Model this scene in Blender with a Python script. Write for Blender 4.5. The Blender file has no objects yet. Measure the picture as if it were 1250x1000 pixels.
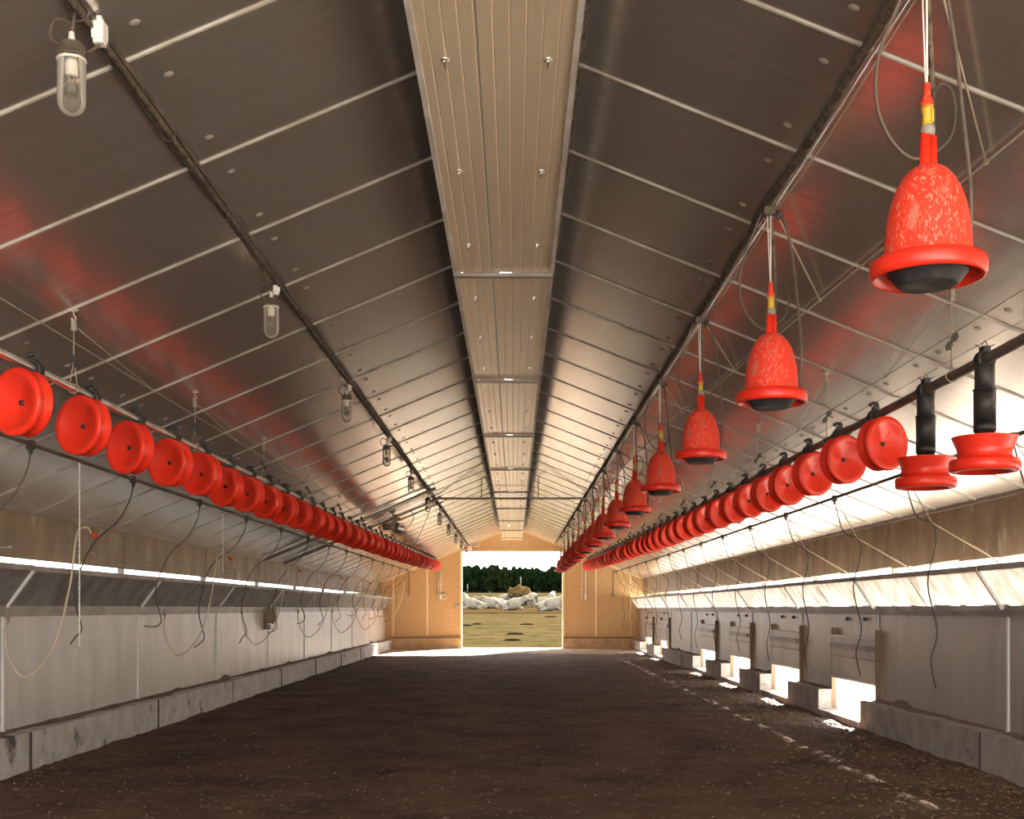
import bpy, bmesh, math, random
from mathutils import Vector, Matrix, noise
R = random.Random(7)
scene = bpy.context.scene
C = scene.collection
PI = math.pi

# ------------------------------------------------------------------ camera
F = 1443.0                       # focal length in pixels of the 1250x1000 frame
VX, VY = 628.0, 743.0            # vanishing point of the barn's long axis
CX, EYE = 0.07, 1.27             # camera position across the barn and its height
cam_d = bpy.data.cameras.new('camera'); cam = bpy.data.objects.new('camera', cam_d); C.objects.link(cam)
cam.location = (CX, 0, EYE); cam.rotation_euler = (PI/2, 0, 0)
cam_d.sensor_width = 36; cam_d.lens = F/1250*36
cam_d.shift_x = -(VX-625)/1250; cam_d.shift_y = (VY-500)/1250
cam_d.clip_start = 0.05; cam_d.clip_end = 3000
scene.camera = cam

# ------------------------------------------------------------------ world, sun, exposure
w = bpy.data.worlds.new('world'); scene.world = w; w.use_nodes = True
bg = w.node_tree.nodes['Background']; bg.inputs[0].default_value = (0.97, 0.985, 1.0, 1); bg.inputs[1].default_value = 1.0
sl = bpy.data.lights.new('sun', 'SUN'); sl.energy = 13.0; sl.angle = 0.03; sl.color = (1, 0.91, 0.77)
so = bpy.data.objects.new('sun', sl); C.objects.link(so)
so.rotation_euler = Vector((-0.42, -0.78, -0.47)).to_track_quat('-Z', 'Y').to_euler()
scene.view_settings.view_transform = 'Standard'; scene.view_settings.look = 'None'
scene.view_settings.gamma = 1; scene.view_settings.use_curve_mapping = False
scene.view_settings.exposure = 3.0
scene.cycles.max_bounces = 14; scene.cycles.diffuse_bounces = 8; scene.cycles.glossy_bounces = 8
scene.cycles.transmission_bounces = 8; scene.cycles.transparent_max_bounces = 12
scene.cycles.sample_clamp_indirect = 6

# ------------------------------------------------------------------ layout (metres)
Y0, Y1 = -0.6, 37.0              # near and far end of the barn
RIB0 = 0.31                      # ribs at RIB0 + k
BAY = 3.35; BAY0 = 9.35 - 3*3.35 # wall bays
def roof_l(x): return 3.834 - 0.42*abs(x)
def roof_r(x): return 3.860 - 0.40*abs(x)
def roof_z(x): return roof_l(x) if x < 0 else roof_r(x)
def P(px, py, y):                # a pixel's direction followed to depth y
    return Vector((CX + (px-VX)*y/F, y, EYE + (VY-py)*y/F))
def portal(loc, sx, sy, d):
    l = bpy.data.lights.new('sky_portal', 'AREA'); l.shape = 'RECTANGLE'; l.size = sx; l.size_y = sy; l.cycles.is_portal = True
    o = bpy.data.objects.new('sky_portal', l); C.objects.link(o); o.location = loc
    o.rotation_euler = Vector(d).to_track_quat('-Z', 'Y').to_euler()
    return o
portal((0, Y1+0.16, 1.55), 3.2, 3.0, (0, -1, 0))
portal((0, Y0-0.16, 1.9), 8.2, 3.8, (0, 1, 0))
for s in (-1, 1):
    portal((4.26*s, (Y0+Y1)/2, 1.5), Y1-Y0, 0.46, (-s, 0, 0)).rotation_euler = (PI/2, 0, PI/2*s)

# ------------------------------------------------------------------ materials
MATS = {}
def mat(name, col, rough=0.6, metal=0.0, var=None, scale=6.0, vscale=(1,1,1), contrast=(0.35, 0.65), bump=0.0, bscale=40.0,
        spec=0.5, detail=6.0, var2=None, scale2=1.5, c2=(0.5, 0.7), trans=0.0, coord='Object', rvar=0.0):
    m = bpy.data.materials.new(name); m.use_nodes = True; MATS[name] = m
    nt = m.node_tree; N = nt.nodes; L = nt.links
    b = N['Principled BSDF']; out = N['Material Output']
    b.inputs['Roughness'].default_value = rough; b.inputs['Metallic'].default_value = metal
    b.inputs['Specular IOR Level'].default_value = spec
    b.inputs['Base Color'].default_value = (*col, 1)
    tc = N.new('ShaderNodeTexCoord'); mp = N.new('ShaderNodeMapping'); mp.inputs['Scale'].default_value = vscale
    L.new(tc.outputs[coord], mp.inputs['Vector'])
    last = None
    def layer(base, colour, sc, con):
        n = N.new('ShaderNodeTexNoise'); n.inputs['Scale'].default_value = sc; n.inputs['Detail'].default_value = detail
        L.new(mp.outputs[0], n.inputs['Vector'])
        r = N.new('ShaderNodeValToRGB'); r.color_ramp.elements[0].position = con[0]; r.color_ramp.elements[1].position = con[1]
        L.new(n.outputs['Fac'], r.inputs[0])
        x = N.new('ShaderNodeMix'); x.data_type = 'RGBA'; x.inputs[7].default_value = (*colour, 1)
        if base is None: x.inputs[6].default_value = (*col, 1)
        else: L.new(base, x.inputs[6])
        L.new(r.outputs[0], x.inputs[0])
        if rvar:
            k = N.new('ShaderNodeMapRange'); k.inputs[3].default_value = rough; k.inputs[4].default_value = rough+rvar
            L.new(r.outputs[0], k.inputs[0]); L.new(k.outputs[0], b.inputs['Roughness'])
        return x.outputs[2]
    if var: last = layer(None, var, scale, contrast)
    if var2: last = layer(last, var2, scale2, c2)
    if last: L.new(last, b.inputs['Base Color'])
    if bump:
        n = N.new('ShaderNodeTexNoise'); n.inputs['Scale'].default_value = bscale; n.inputs['Detail'].default_value = 5
        L.new(mp.outputs[0], n.inputs['Vector'])
        k = N.new('ShaderNodeBump'); k.inputs['Strength'].default_value = bump; k.inputs['Distance'].default_value = 0.02
        L.new(n.outputs['Fac'], k.inputs['Height']); L.new(k.outputs[0], b.inputs['Normal'])
    if trans:
        t = N.new('ShaderNodeBsdfTranslucent'); x = N.new('ShaderNodeMixShader'); x.inputs[0].default_value = trans
        if last: L.new(last, t.inputs[0])
        else: t.inputs[0].default_value = (*col, 1)
        L.new(b.outputs[0], x.inputs[1]); L.new(t.outputs[0], x.inputs[2]); L.new(x.outputs[0], out.inputs[0])
    return m
mat('soil', (0.130, 0.076, 0.048), 0.95, var=(0.060, 0.034, 0.022), scale=1.3, contrast=(0.38, 0.66), bump=0.9, bscale=14, spec=0.2,
    var2=(0.17, 0.125, 0.09), scale2=9, c2=(0.56, 0.72), detail=9)
mat('roof_metal', (0.72, 0.66, 0.60), 0.205, 0.81, var=(0.60, 0.54, 0.485), scale=3.0, vscale=(0.12, 7, 0.12), contrast=(0.3, 0.7), rvar=0.06)
mat('bounce_slab_tone', (0.36, 0.28, 0.21), 0.95, var=(0.22, 0.155, 0.11), scale=2.0, contrast=(0.35, 0.6), bump=0.4, bscale=20, spec=0.1)  # for the pale slab added inside the door as a reflector
mat('roof_outer', (0.3, 0.3, 0.3), 0.7)
mat('rib_white', (0.62, 0.58, 0.53), 0.45, var=(0.42, 0.36, 0.30), scale=5)
mat('ridge_metal', (0.92, 0.76, 0.555), 0.28, 0.42, var=(0.86, 0.69, 0.49), scale=2, vscale=(1, 0.3, 1))
mat('foam_gap', (0.03, 0.025, 0.02), 0.9)
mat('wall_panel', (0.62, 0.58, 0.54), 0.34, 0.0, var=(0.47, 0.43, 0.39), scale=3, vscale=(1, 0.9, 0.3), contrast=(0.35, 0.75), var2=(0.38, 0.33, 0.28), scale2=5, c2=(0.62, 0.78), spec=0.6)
mat('wall_shaded', (0.40, 0.345, 0.295), 0.34, 0.0, var=(0.31, 0.26, 0.215), scale=3, vscale=(1, 0.9, 0.3), contrast=(0.35, 0.75), var2=(0.24, 0.19, 0.15), scale2=5, c2=(0.6, 0.78), spec=0.6)  # left wall's colour darkened: the right wall's shade is put into it
mat('upper_wall', (0.34, 0.25, 0.155), 0.6, var=(0.22, 0.155, 0.095), scale=3, vscale=(1, 1.2, 0.5), var2=(0.46, 0.40, 0.32), scale2=5, c2=(0.62, 0.72))
mat('concrete', (0.60, 0.56, 0.51), 0.85, var=(0.47, 0.43, 0.38), scale=5, bump=0.5, bscale=30, var2=(0.10, 0.075, 0.055), scale2=3.5, c2=(0.60, 0.72))
mat('concrete_shaded', (0.42, 0.37, 0.32), 0.85, var=(0.31, 0.265, 0.225), scale=5, bump=0.5, bscale=30, var2=(0.12, 0.09, 0.065), scale2=3.5, c2=(0.62, 0.75))  # left plinth's tone, darkened to carry the shade on the right plinth
mat('ledge_dust', (0.22, 0.155, 0.11), 0.95, var=(0.13, 0.09, 0.065), scale=8, bump=0.8, bscale=25)
mat('rail_metal', (0.34, 0.30, 0.265), 0.5, 0.3, var=(0.24, 0.2, 0.17), scale=3)
mat('seam_strip', (0.72, 0.69, 0.65), 0.5)
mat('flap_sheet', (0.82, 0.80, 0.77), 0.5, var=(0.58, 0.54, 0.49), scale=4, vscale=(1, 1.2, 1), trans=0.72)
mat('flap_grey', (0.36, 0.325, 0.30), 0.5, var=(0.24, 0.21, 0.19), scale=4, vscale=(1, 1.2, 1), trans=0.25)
mat('flap_lip', (0.33, 0.27, 0.21), 0.6, var=(0.45, 0.4, 0.34), scale=4)
mat('louvre', (0.75, 0.75, 0.76), 0.5, trans=0.5)
mat('gable_panel', (0.60, 0.40, 0.20), 0.55, var=(0.545, 0.35, 0.165), scale=12, detail=9)
mat('gable_trim', (0.82, 0.65, 0.41), 0.5)
mat('gable_plinth', (0.60, 0.42, 0.24), 0.8, var=(0.46, 0.32, 0.18), scale=4, bump=0.3)
mat('red_plastic', (0.84, 0.035, 0.012), 0.33, var=(0.76, 0.025, 0.01), scale=3, spec=0.45)
mat('red_dusty', (0.80, 0.045, 0.02), 0.55, var=(0.62, 0.34, 0.24), scale=95, vscale=(1.2, 1.2, 0.6), contrast=(0.54, 0.76), detail=14, spec=0.3, var2=(0.42, 0.20, 0.13), scale2=14, c2=(0.60, 0.78))
mat('black_plastic', (0.014, 0.012, 0.011), 0.5, var=(0.03, 0.026, 0.022), scale=8)
mat('base_dark', (0.028, 0.027, 0.028), 0.6, var=(0.10, 0.085, 0.07), scale=14, contrast=(0.5, 0.72))
mat('galvanised', (0.55, 0.53, 0.51), 0.28, 0.9, var=(0.42, 0.40, 0.37), scale=7)
mat('dusty_pipe', (0.085, 0.068, 0.053), 0.55, var=(0.15, 0.118, 0.088), scale=8)
mat('bright_conduit', (0.86, 0.86, 0.88), 0.22, 0.85)
mat('dust_lagging', (0.17, 0.125, 0.085), 1.0, var=(0.07, 0.05, 0.036), scale=22, contrast=(0.4, 0.62), bump=0.9, bscale=60)
mat('cable', (0.15, 0.112, 0.085), 0.8, var=(0.07, 0.05, 0.04), scale=10)
mat('rubber', (0.055, 0.042, 0.034), 0.6)
mat('brown_hose', (0.12, 0.088, 0.062), 0.65)
mat('beige_hose', (0.60, 0.50, 0.36), 0.6)
mat('cord', (0.42, 0.33, 0.235), 0.85)
mat('steel_wire', (0.30, 0.25, 0.20), 0.55, 0.5)
mat('white_plastic', (0.80, 0.77, 0.72), 0.45)
mat('cream_plastic', (0.74, 0.66, 0.53), 0.5, var=(0.6, 0.5, 0.38), scale=20)
mat('yellow_plastic', (0.75, 0.46, 0.03), 0.45, var=(0.5, 0.28, 0.02), scale=25)
mat('grey_fitting', (0.30, 0.27, 0.22), 0.7)
mat('brown_gasket', (0.20, 0.135, 0.08), 0.7)
mat('lamp_cap', (0.06, 0.045, 0.033), 0.6, var=(0.13, 0.10, 0.075), scale=20)
mat('washer_dull', (0.36, 0.31, 0.26), 0.6)
mat('joint_dark', (0.07, 0.05, 0.038), 0.95)
mat('junction_tan', (0.34, 0.26, 0.17), 0.7, var=(0.22, 0.16, 0.10), scale=9)
mat('chrome', (0.9, 0.89, 0.87), 0.15, 1.0)
mat('clod', (0.085, 0.052, 0.033), 0.95, var=(0.12, 0.08, 0.05), scale=8)
mat('straw_fleck', (0.19, 0.13, 0.07), 0.9)
mat('white_fleck', (0.62, 0.57, 0.50), 0.9)
mat('bounce_gravel', (0.66, 0.62, 0.56), 0.9, var=(0.56, 0.52, 0.46), scale=6)  # pale ground added outside to bounce daylight into the barn
mat('apron_concrete', (0.62, 0.60, 0.57), 0.9, var=(0.5, 0.48, 0.45), scale=4)
mat('dry_grass', (0.0245, 0.0175, 0.0080), 0.95, var=(0.0165, 0.0140, 0.0055), scale=0.5, contrast=(0.42, 0.6), var2=(0.009, 0.006, 0.0032), scale2=1.6, c2=(0.56, 0.70), spec=0.0, detail=10)
mat('straw_ground', (0.0230, 0.0150, 0.0068), 0.95, var=(0.0150, 0.0095, 0.0042), scale=0.8, spec=0.0)
mat('leaf_dark', (0.0032, 0.0066, 0.0021), 0.9, var=(0.0010, 0.0022, 0.0009), scale=0.5, spec=0.0, var2=(0.0075, 0.0125, 0.0032), scale2=1.1, c2=(0.55, 0.7))
mat('leaf_olive', (0.005, 0.0082, 0.0023), 0.9, var=(0.0012, 0.0024, 0.0009), scale=0.5, spec=0.0, var2=(0.0105, 0.0122, 0.0036), scale2=1.1, c2=(0.55, 0.7))
mat('bark', (0.004, 0.003, 0.002), 0.9, spec=0.0)
mat('cow_white', (0.135, 0.122, 0.096), 0.9, var=(0.105, 0.085, 0.058), scale=2.2, spec=0.0)
mat('cow_pink', (0.055, 0.024, 0.016), 0.8, spec=0.1)
mat('hay', (0.050, 0.031, 0.011), 0.95, var=(0.030, 0.018, 0.0065), scale=5, spec=0.0, bump=0.6, bscale=12)
mat('feeder_bar', (0.002, 0.002, 0.0025), 0.5)
mat('dung', (0.004, 0.003, 0.002), 0.9, spec=0.0)
mat('post_grey', (0.005, 0.0055, 0.006), 0.8)
g = bpy.data.materials.new('lamp_glass'); g.use_nodes = True; MATS['lamp_glass'] = g
_nt = g.node_tree; _b = _nt.nodes['Principled BSDF']; _b.inputs['Base Color'].default_value = (0.34, 0.31, 0.27, 1); _b.inputs['Roughness'].default_value = 0.1
_t = _nt.nodes.new('ShaderNodeBsdfTransparent'); _t.inputs[0].default_value = (0.93, 0.91, 0.87, 1)
_x = _nt.nodes.new('ShaderNodeMixShader'); _f = _nt.nodes.new('ShaderNodeFresnel'); _f.inputs[0].default_value = 1.5
_a = _nt.nodes.new('ShaderNodeMath'); _a.operation = 'ADD'; _a.inputs[1].default_value = 0.13
_nt.links.new(_f.outputs[0], _a.inputs[0]); _nt.links.new(_a.outputs[0], _x.inputs[0])
_nt.links.new(_t.outputs[0], _x.inputs[1]); _nt.links.new(_b.outputs[0], _x.inputs[2]); _nt.links.new(_x.outputs[0], _nt.nodes['Material Output'].inputs[0])

# ------------------------------------------------------------------ geometry helpers
class MB:
    def __init__(s): s.v = []; s.f = []; s.sm = []
    def add(s, vs, fs, smooth=False):
        o = len(s.v); s.v += [tuple(v) for v in vs]; s.f += [tuple(i+o for i in f) for f in fs]; s.sm += [smooth]*len(fs); return s
    def box(s, a, b, rot=None, piv=None):
        x0, y0, z0 = a; x1, y1, z1 = b
        vs = [Vector(p) for p in ((x0,y0,z0),(x1,y0,z0),(x1,y1,z0),(x0,y1,z0),(x0,y0,z1),(x1,y0,z1),(x1,y1,z1),(x0,y1,z1))]
        if rot is not None:
            p = Vector(piv if piv is not None else [(i+j)/2 for i, j in zip(a, b)]); vs = [p + rot @ (q-p) for q in vs]
        return s.add(vs, ((0,3,2,1),(4,5,6,7),(0,1,5,4),(1,2,6,5),(2,3,7,6),(3,0,4,7)))
    def lathe(s, prof, n=24, origin=(0,0,0), axis=(0,0,1), smooth=True):
        """prof: list of (radius, height along axis)"""
        q = Vector((0,0,1)).rotation_difference(Vector(axis).normalized()); o = Vector(origin); vs = []; fs = []
        for r, h in prof:
            for i in range(n):
                a = 2*PI*i/n; vs.append(o + q @ Vector((r*math.cos(a), r*math.sin(a), h)))
        for j in range(len(prof)-1):
            for i in range(n): fs.append((j*n+i, j*n+(i+1)%n, (j+1)*n+(i+1)%n, (j+1)*n+i))
        s.add(vs, fs, smooth)
        return s
    def tube(s, pts, r, n=6, closed=False, caps=True):
        pts = [Vector(p) for p in pts]; m = len(pts); rr = r if isinstance(r, (list, tuple)) else [r]*m
        vs = []; fs = []; up = None
        for i, p in enumerate(pts):
            if closed: t = (pts[(i+1) % m]-pts[i-1])
            else: t = pts[min(i+1, m-1)]-pts[max(i-1, 0)]
            if t.length < 1e-9: t = Vector((0,0,1))
            t.normalize()
            if up is None: up = t.orthogonal().normalized()
            up = (up - t*up.dot(t)); up = up.normalized() if up.length > 1e-6 else t.orthogonal().normalized()
            sd = t.cross(up)
            for k in range(n):
                a = 2*PI*k/n; vs.append(p + (up*math.cos(a)+sd*math.sin(a))*rr[i])
        for i in range(m if closed else m-1):
            j = (i+1) % m
            for k in range(n): fs.append((i*n+k, i*n+(k+1)%n, j*n+(k+1)%n, j*n+k))
        if caps and not closed: fs += [tuple(range(n-1, -1, -1)), tuple((m-1)*n+k for k in range(n))]
        s.add(vs, fs, n > 4); return s
    def mesh(s, name, m):
        me = bpy.data.meshes.new(name); me.from_pydata(s.v, [], s.f); me.polygons.foreach_set('use_smooth', s.sm)
        for x in (m if isinstance(m, (list, tuple)) else [m]): me.materials.append(MATS[x])
        me.update(); return me
    def build(s, name, m, parent=None, loc=None):
        return link(name, s.mesh(name, m), parent, loc)
def link(name, me, parent=None, loc=None, rz=0.0):
    o = bpy.data.objects.new(name, me); C.objects.link(o)
    if parent: o.parent = parent
    if loc is not None: o.location = loc
    if rz: o.rotation_euler = (0, 0, rz)
    return o
def tag(o, label, cat, group=None):
    o['label'] = label; o['category'] = cat
    if group: o['group'] = group
    return o
def thing(name, label, cat, loc=(0,0,0), group=None, rz=0.0):
    o = link(name, None, None, loc, rz); o.empty_display_size = 0.1
    return tag(o, label, cat, group)
def struct(o): o['kind'] = 'structure'; return o
def spline(pts, n=6):
    pts = [Vector(p) for p in pts]; out = []
    for i in range(len(pts)-1):
        p0 = pts[max(i-1,0)]; p1 = pts[i]; p2 = pts[i+1]; p3 = pts[min(i+2, len(pts)-1)]
        for k in range(n):
            t = k/n
            out.append(0.5*((2*p1)+(p2-p0)*t+(2*p0-5*p1+4*p2-p3)*t*t+(3*p1-p0-3*p2+p3)*t**3))
    return out + [pts[-1]]
ONES = ['', 'first', 'second', 'third', 'fourth', 'fifth', 'sixth', 'seventh', 'eighth', 'ninth', 'tenth', 'eleventh', 'twelfth', 'thirteenth',
        'fourteenth', 'fifteenth', 'sixteenth', 'seventeenth', 'eighteenth', 'nineteenth']
TENS = {20: ('twentieth', 'twenty'), 30: ('thirtieth', 'thirty'), 40: ('fortieth', 'forty')}
def nth(k):
    if k < 20: return ONES[k]
    t = k//10*10; return TENS[t][0] if k % 10 == 0 else TENS[t][1]+'-'+ONES[k % 10]
SIDE = {-1: 'left', 1: 'right'}

# ------------------------------------------------------------------ floor
def floor_h(x, y):
    return 0.018*noise.fractal(Vector((x*1.1, y*1.1, 0)), 0.9, 2.1, 4) + (0.012*noise.noise(Vector((x*7, y*7, 3))) if y < 26 else 0) - 0.012
mb = MB(); nx = 110; ys = []
y = Y0
while y < Y1: ys.append(y); y += 0.055 if y < 14 else (0.09 if y < 22 else 0.2)
ys.append(Y1)
for yy in ys:
    for i in range(nx+1):
        x = -3.95+7.9*i/nx; mb.v.append((x, yy, floor_h(x, yy)))
for j in range(len(ys)-1):
    for i in range(nx):
        a = j*(nx+1)+i; mb.f.append((a, a+1, a+nx+2, a+nx+1)); mb.sm.append(True)
floor = struct(mb.build('floor', 'soil'))

m = MB(); n = 60; vs = []
for i in range(n+1):
    x = -3.82+7.64*i/n; e = 33.2+0.7*noise.noise(Vector((x*0.8, 3, 1)))+0.25*noise.noise(Vector((x*3.1, 1, 7)))
    vs += [(x, e, -0.02), (x, e+0.5, 0.016), (x, Y1-0.001, 0.018)]
m.add(vs, [(3*i+k, 3*i+3+k, 3*i+4+k, 3*i+1+k) for i in range(n) for k in (0, 1)], True)
struct(m.build('bounce_slab', 'bounce_slab_tone'))  # added pale slab, bounces the door's sun onto gable and far ceiling

# ------------------------------------------------------------------ ceiling: panels, ribs, ridge box
ceiling = struct(link('ceiling', None, None, (0, (Y0+Y1)/2, 3.0)))
CE = Vector(ceiling.location)
def roof_pt(x, y, d=0.0):        # point d below the roof's inner face
    sl = 0.42 if x < 0 else 0.40; n = Vector((math.copysign(sl, x), 0, 1)).normalized()
    return Vector((x, y, roof_z(x))) - n*d
RX0, RX1 = 0.36, 4.16
for s in (-1, 1):
    y0 = Y0; k = 0; me_cache = {}
    edges = [Y0] + [RIB0+i for i in range(0, 37) if RIB0+i < Y1-0.05] + [Y1]
    for a, b in zip(edges[:-1], edges[1:]):
        L = round(b-a, 3)
        if (s, L) not in me_cache:
            m = MB(); p = [roof_pt(RX0*s, 0), roof_pt(RX1*s, 0), roof_pt(RX1*s, 0, -0.05), roof_pt(RX0*s, 0, -0.05)]
            q = [v+Vector((0, L, 0)) for v in p]
            m.add(p+q, ((0,1,2,3),(7,6,5,4),(0,4,5,1),(1,5,6,2),(2,6,7,3),(3,7,4,0)))
            me_cache[(s, L)] = m.mesh('roof_panel', 'roof_metal')
        o = link('roof_panel', me_cache[(s, L)], ceiling); o.location = Vector((0, a, 0))-CE
    m = MB()
    for dx, dd in ((-0.016, 0), (0.016, 0)): pass
    p = []
    for yy in (-0.016, -0.007, 0.007, 0.016):
        d = 0.001 if abs(yy) > 0.01 else 0.007
        p += [roof_pt(RX0*s, yy, d), roof_pt(RX1*s, yy, d)]
    m.add(p, ((0,1,3,2),(2,3,5,4),(4,5,7,6)))
    rib_me = m.mesh('rib', 'rib_white')
    for e in edges[1:-1]:
        o = link('rib', rib_me, ceiling); o.location = Vector((0, e, 0))-CE
    # outer weather sheet, keeps daylight out
    m = MB(); p = [roof_pt(0.0001*s, Y0-0.4, -0.12), roof_pt(4.6*s, Y0-0.4, -0.12), roof_pt(4.6*s, Y1+0.4, -0.12), roof_pt(0.0001*s, Y1+0.4, -0.12)]
    m.add(p, ((0,1,2,3),)); m.build('roof_sheet', 'roof_outer', ceiling).location = -CE
    wm = MB(); wm.lathe([(0.0, 0.004), (0.014, 0.004), (0.021, 0.0)], 10, axis=(-0.4*s, 0, -1)); wme = wm.mesh('washer', 'washer_dull')
    for e in edges[1:-1]:
        if e > 20: break
        for xx in (1.25, 2.62):
            for dy in (-0.2, 0.2):
                o = link('washer', wme, ceiling); o.location = roof_pt(xx*s, e+dy, 0.001)-CE
# ridge box
RZ = EYE+2.13; RW = 0.305
def fold_sheet(x0, x1, y0, y1, n):
    m = MB(); vs = []; st = (x1-x0)/n
    for i in range(n):
        a = x0+i*st
        for dx, dz in ((0.0, 0.0), (st*0.86, 0.0), (st*0.93, 0.0045)): vs.append((a+dx, dz))
    vs.append((x1, 0))
    pts = [(x, y0, z) for x, z in vs]+[(x, y1, z) for x, z in vs]; k = len(vs)
    m.add(pts, [(i, i+k, i+k+1, i+1) for i in range(k-1)]); return m
JY = [4.0+3.5*i for i in range(-1, 10)]; JY = [Y0+0.05]+[j for j in JY if Y0+0.3 < j < Y1-0.6]+[Y1-0.45]
for a, b in zip(JY[:-1], JY[1:]):
    fold_sheet(-RW, -0.072, a+0.012, b-0.012, 4).build('ridge_sheet', 'ridge_metal', ceiling).location = Vector((0, 0, RZ))-CE
    fold_sheet(-0.066, RW, a+0.012, b-0.012, 6).build('ridge_sheet', 'ridge_metal', ceiling).location = Vector((0, 0, RZ))-CE
    m = MB()
    for s in (-1, 1):
        m = MB(); m.box((s*RW-0.012, a, -0.012), (s*RW+0.012, b, 0.03)); m.build('ridge_edge', 'rib_white', ceiling).location = Vector((0, 0, RZ))-CE
        m = MB(); m.box((s*(RW-0.004)-0.004, a, 0.03), (s*(RW-0.004)+0.004, b, 0.34)); m.build('ridge_side', 'foam_gap', ceiling).location = Vector((0, 0, RZ))-CE
bm_ = MB(); bm_.lathe([(0.0, -0.016), (0.006, -0.016), (0.006, 0.0), (0.019, 0.0), (0.019, 0.004)], 8, axis=(0, 0, 1)); bm_.box((-0.0022, -0.03, -0.020), (0.0022, 0.03, -0.013))
bolt_me = bm_.mesh('bolt', 'chrome')
for a, b in zip(JY[:-1], JY[1:]):
    n = max(1, round((b-a)/1.17))
    for i in range(n):
        for x in (-0.2, 0.2):
            o = link('bolt', bolt_me, ceiling); o.location = Vector((x, a+(b-a)*(i+0.5)/n, RZ-0.005))-CE
    m = MB(); m.box((-RW-0.01, a-0.02, -0.028), (RW+0.01, a+0.02, -0.006))
    m.build('ridge_angle', 'rail_metal', ceiling).location = Vector((0, 0, RZ))-CE
m = MB(); m.box((-RW, JY[-1]-0.01, -0.01), (RW, JY[-1]+0.01, 0.3)); m.build('ridge_end', 'gable_trim', ceiling).location = Vector((0, 0, RZ))-CE
# ragged foam along both ridge gaps
for s in (-1, 1):
    pts = [Vector((s*(0.348+0.006*R.random()), y*0.05, roof_z(0.36*s)-0.012-0.02*R.random())) for y in range(int(Y0*20)+1, int(Y1*20))]
    m = MB(); m.tube(pts, [0.006+0.007*R.random() for _ in pts], 5); m.build('foam_edge', 'dust_lagging', ceiling).location = -CE

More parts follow.
